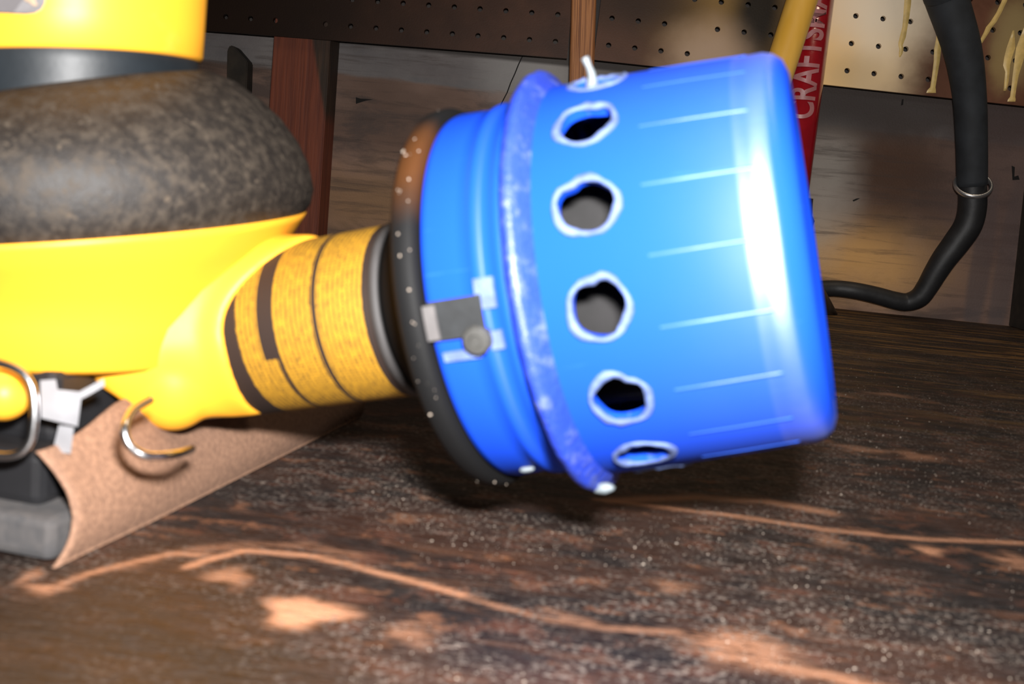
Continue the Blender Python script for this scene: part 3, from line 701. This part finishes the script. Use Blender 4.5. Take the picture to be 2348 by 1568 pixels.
# ribs
MRI = simple('worn_rib_crest', (.010, .048, .31), .5)
for k in range(20):
    ph = math.radians(-3.8)+2*PI*k/20; a_ = .0215; b_ = .0405
    V = []; Fc = []
    prof4 = ((-.00045, -.0003), (-.0002, .00013), (.0002, .00013), (.00045, -.0003))
    sv_ = [a_, a_+.0005, .030, .038, b_-.001, b_]
    for s in sv_:
        base = np.interp(s, [.010, .02, .03, .0375, .0425], [.0392, .0387, .0381, .03755, .0373])
        for tx_, h in prof4:
            hh = h if a_ < s < b_ else -.0003
            V.append(Vector((s, (base+hh)*math.cos(ph+tx_/base), (base+hh)*math.sin(ph+tx_/base))))
    for i in range(len(sv_)-1):
        for m in range(3): Fc.append((4*i+m, 4*i+m+1, 4*i+5+m, 4*i+4+m))
    mesh('rib', V, Fc, MRI, cap)
# flange and neck
fl = [(-.0010, .0370), (-.0018, .0415), (-.0012, .0428), (.0000, .0431), (.0008, .0426), (.0012, .0413), (.0030, .0398), (.0030, .0370)]
V, Fc = loft(lathe(fl, 160), close=True); Vn = []
for v in V:
    v = Vector(v); d_ = mnoise.noise(v*220)*.0004; r = math.hypot(v.y, v.z); v.y *= 1+d_/r; v.z *= 1+d_/r; Vn.append(v)
mesh('flange', Vn, Fc, MBS, cap, label='scuffed blue flange')
nk = [(-.0188, .0345), (-.0188, .0372), (-.0182, .0380), (-.0170, .0382), (-.0120, .0378), (-.0100, .0377), (-.0092, .0383), (-.0080, .0385), (-.0072, .0379), (-.0055, .0377), (-.0046, .0385), (-.0034, .0387), (-.0026, .0380), (-.0006, .0384), (-.0006, .0345)]
V, Fc = loft(lathe(nk, 160), close=True); mesh('neck', V, Fc, MBL, cap, label='ridged blue neck')
def chip(ph, s, r, sz, mat, name, parent=cap):
    bm = bmesh.new(); bmesh.ops.create_icosphere(bm, subdivisions=2, radius=1)
    p0 = Vector((s, r*math.cos(ph), r*math.sin(ph)))
    for v in bm.verts:
        v.co = p0+Vector((v.co.x*sz[0], v.co.y*sz[1], v.co.z*sz[2]))*(1+.25*mnoise.noise(v.co*2+Vector((ph, s*100, 0))))
    return bmobj(name, bm, mat, parent)
chip(math.radians(72), .0018, .0426, (.0022, .0010, .0012), MWH, 'plastic_chip')
chip(math.radians(66), -.0125, .0382, (.0016, .0006, .0006), MWH, 'plastic_chip')
# tab notch with bolt
def patch(name, s0, s1, p0, p1, r0, r1, mat, label=None, parent=cap):
    V = []; ns, npn = 4, 8
    for r in (r0, r1):
        for i in range(ns+1):
            for j in range(npn+1):
                ph = p0+(p1-p0)*j/npn; V.append(Vector((s0+(s1-s0)*i/ns, r*math.cos(ph), r*math.sin(ph))))
    N = (ns+1)*(npn+1); Fc = []
    for i in range(ns):
        for j in range(npn):
            a_ = i*(npn+1)+j; Fc.append((a_, a_+1, a_+npn+2, a_+npn+1)); Fc.append((N+a_, N+a_+npn+1, N+a_+npn+2, N+a_+1))
    for i in range(ns):
        for j in (0, npn): a_ = i*(npn+1)+j; Fc.append((a_, a_+npn+1, N+a_+npn+1, N+a_))
    for j in range(npn):
        for i in (0, ns): a_ = i*(npn+1)+j; Fc.append((a_, a_+1, N+a_+1, N+a_))
    return mesh(name, V, Fc, mat, parent, False, label=label)
dg_ = math.radians
MTB = simple('dull_black_tab', (.0045, .0052, .006), .8, Specular_IOR_Level=.3, var=.4, scale=200)
patch('metal_tab', -.0180, -.0080, dg_(-1), dg_(9.5), .0376, .0390, MTB, 'dull black tab with bolt')
patch('tab_edge', -.0188, -.0165, dg_(0), dg_(9), .0386, .0395, simple('worn_grey_edge', (.045, .041, .041), .7, scale=200), 'worn grey tab edge')
patch('tab_glare', -.0090, -.0055, dg_(-5), dg_(3), .0372, .0386, MBR, 'pale painted glare by the tab')  # these pale patches stand in for white glare around the tab
patch('tab_glare', -.0170, -.0100, dg_(13), dg_(15.5), .0372, .0387, MBR, 'pale painted glare by the tab')
patch('tab_glare', -.0078, -.0055, dg_(9), dg_(14), .0372, .0386, MBR, 'pale painted glare by the tab')
bp = dg_(10.5); bs = -.0098
rings = []
for h, r in ((.0376, .0027), (.0398, .0027), (.0403, .0023), (.0404, .0012), (.0400, .0010)):
    rings.append([Vector((bs+r*math.cos(2*PI*j/12)*(1 if j % 2 else .96), h*math.cos(bp), h*math.sin(bp)))+Vector((0, -math.sin(bp), math.cos(bp)))*r*math.sin(2*PI*j/12) for j in range(12)])
V, Fc = loft(rings); mesh('bolt', V, Fc, simple('dirty_bolt', (.012, .0115, .010), .7, scale=200), cap, False, label='small dirty bolt head')
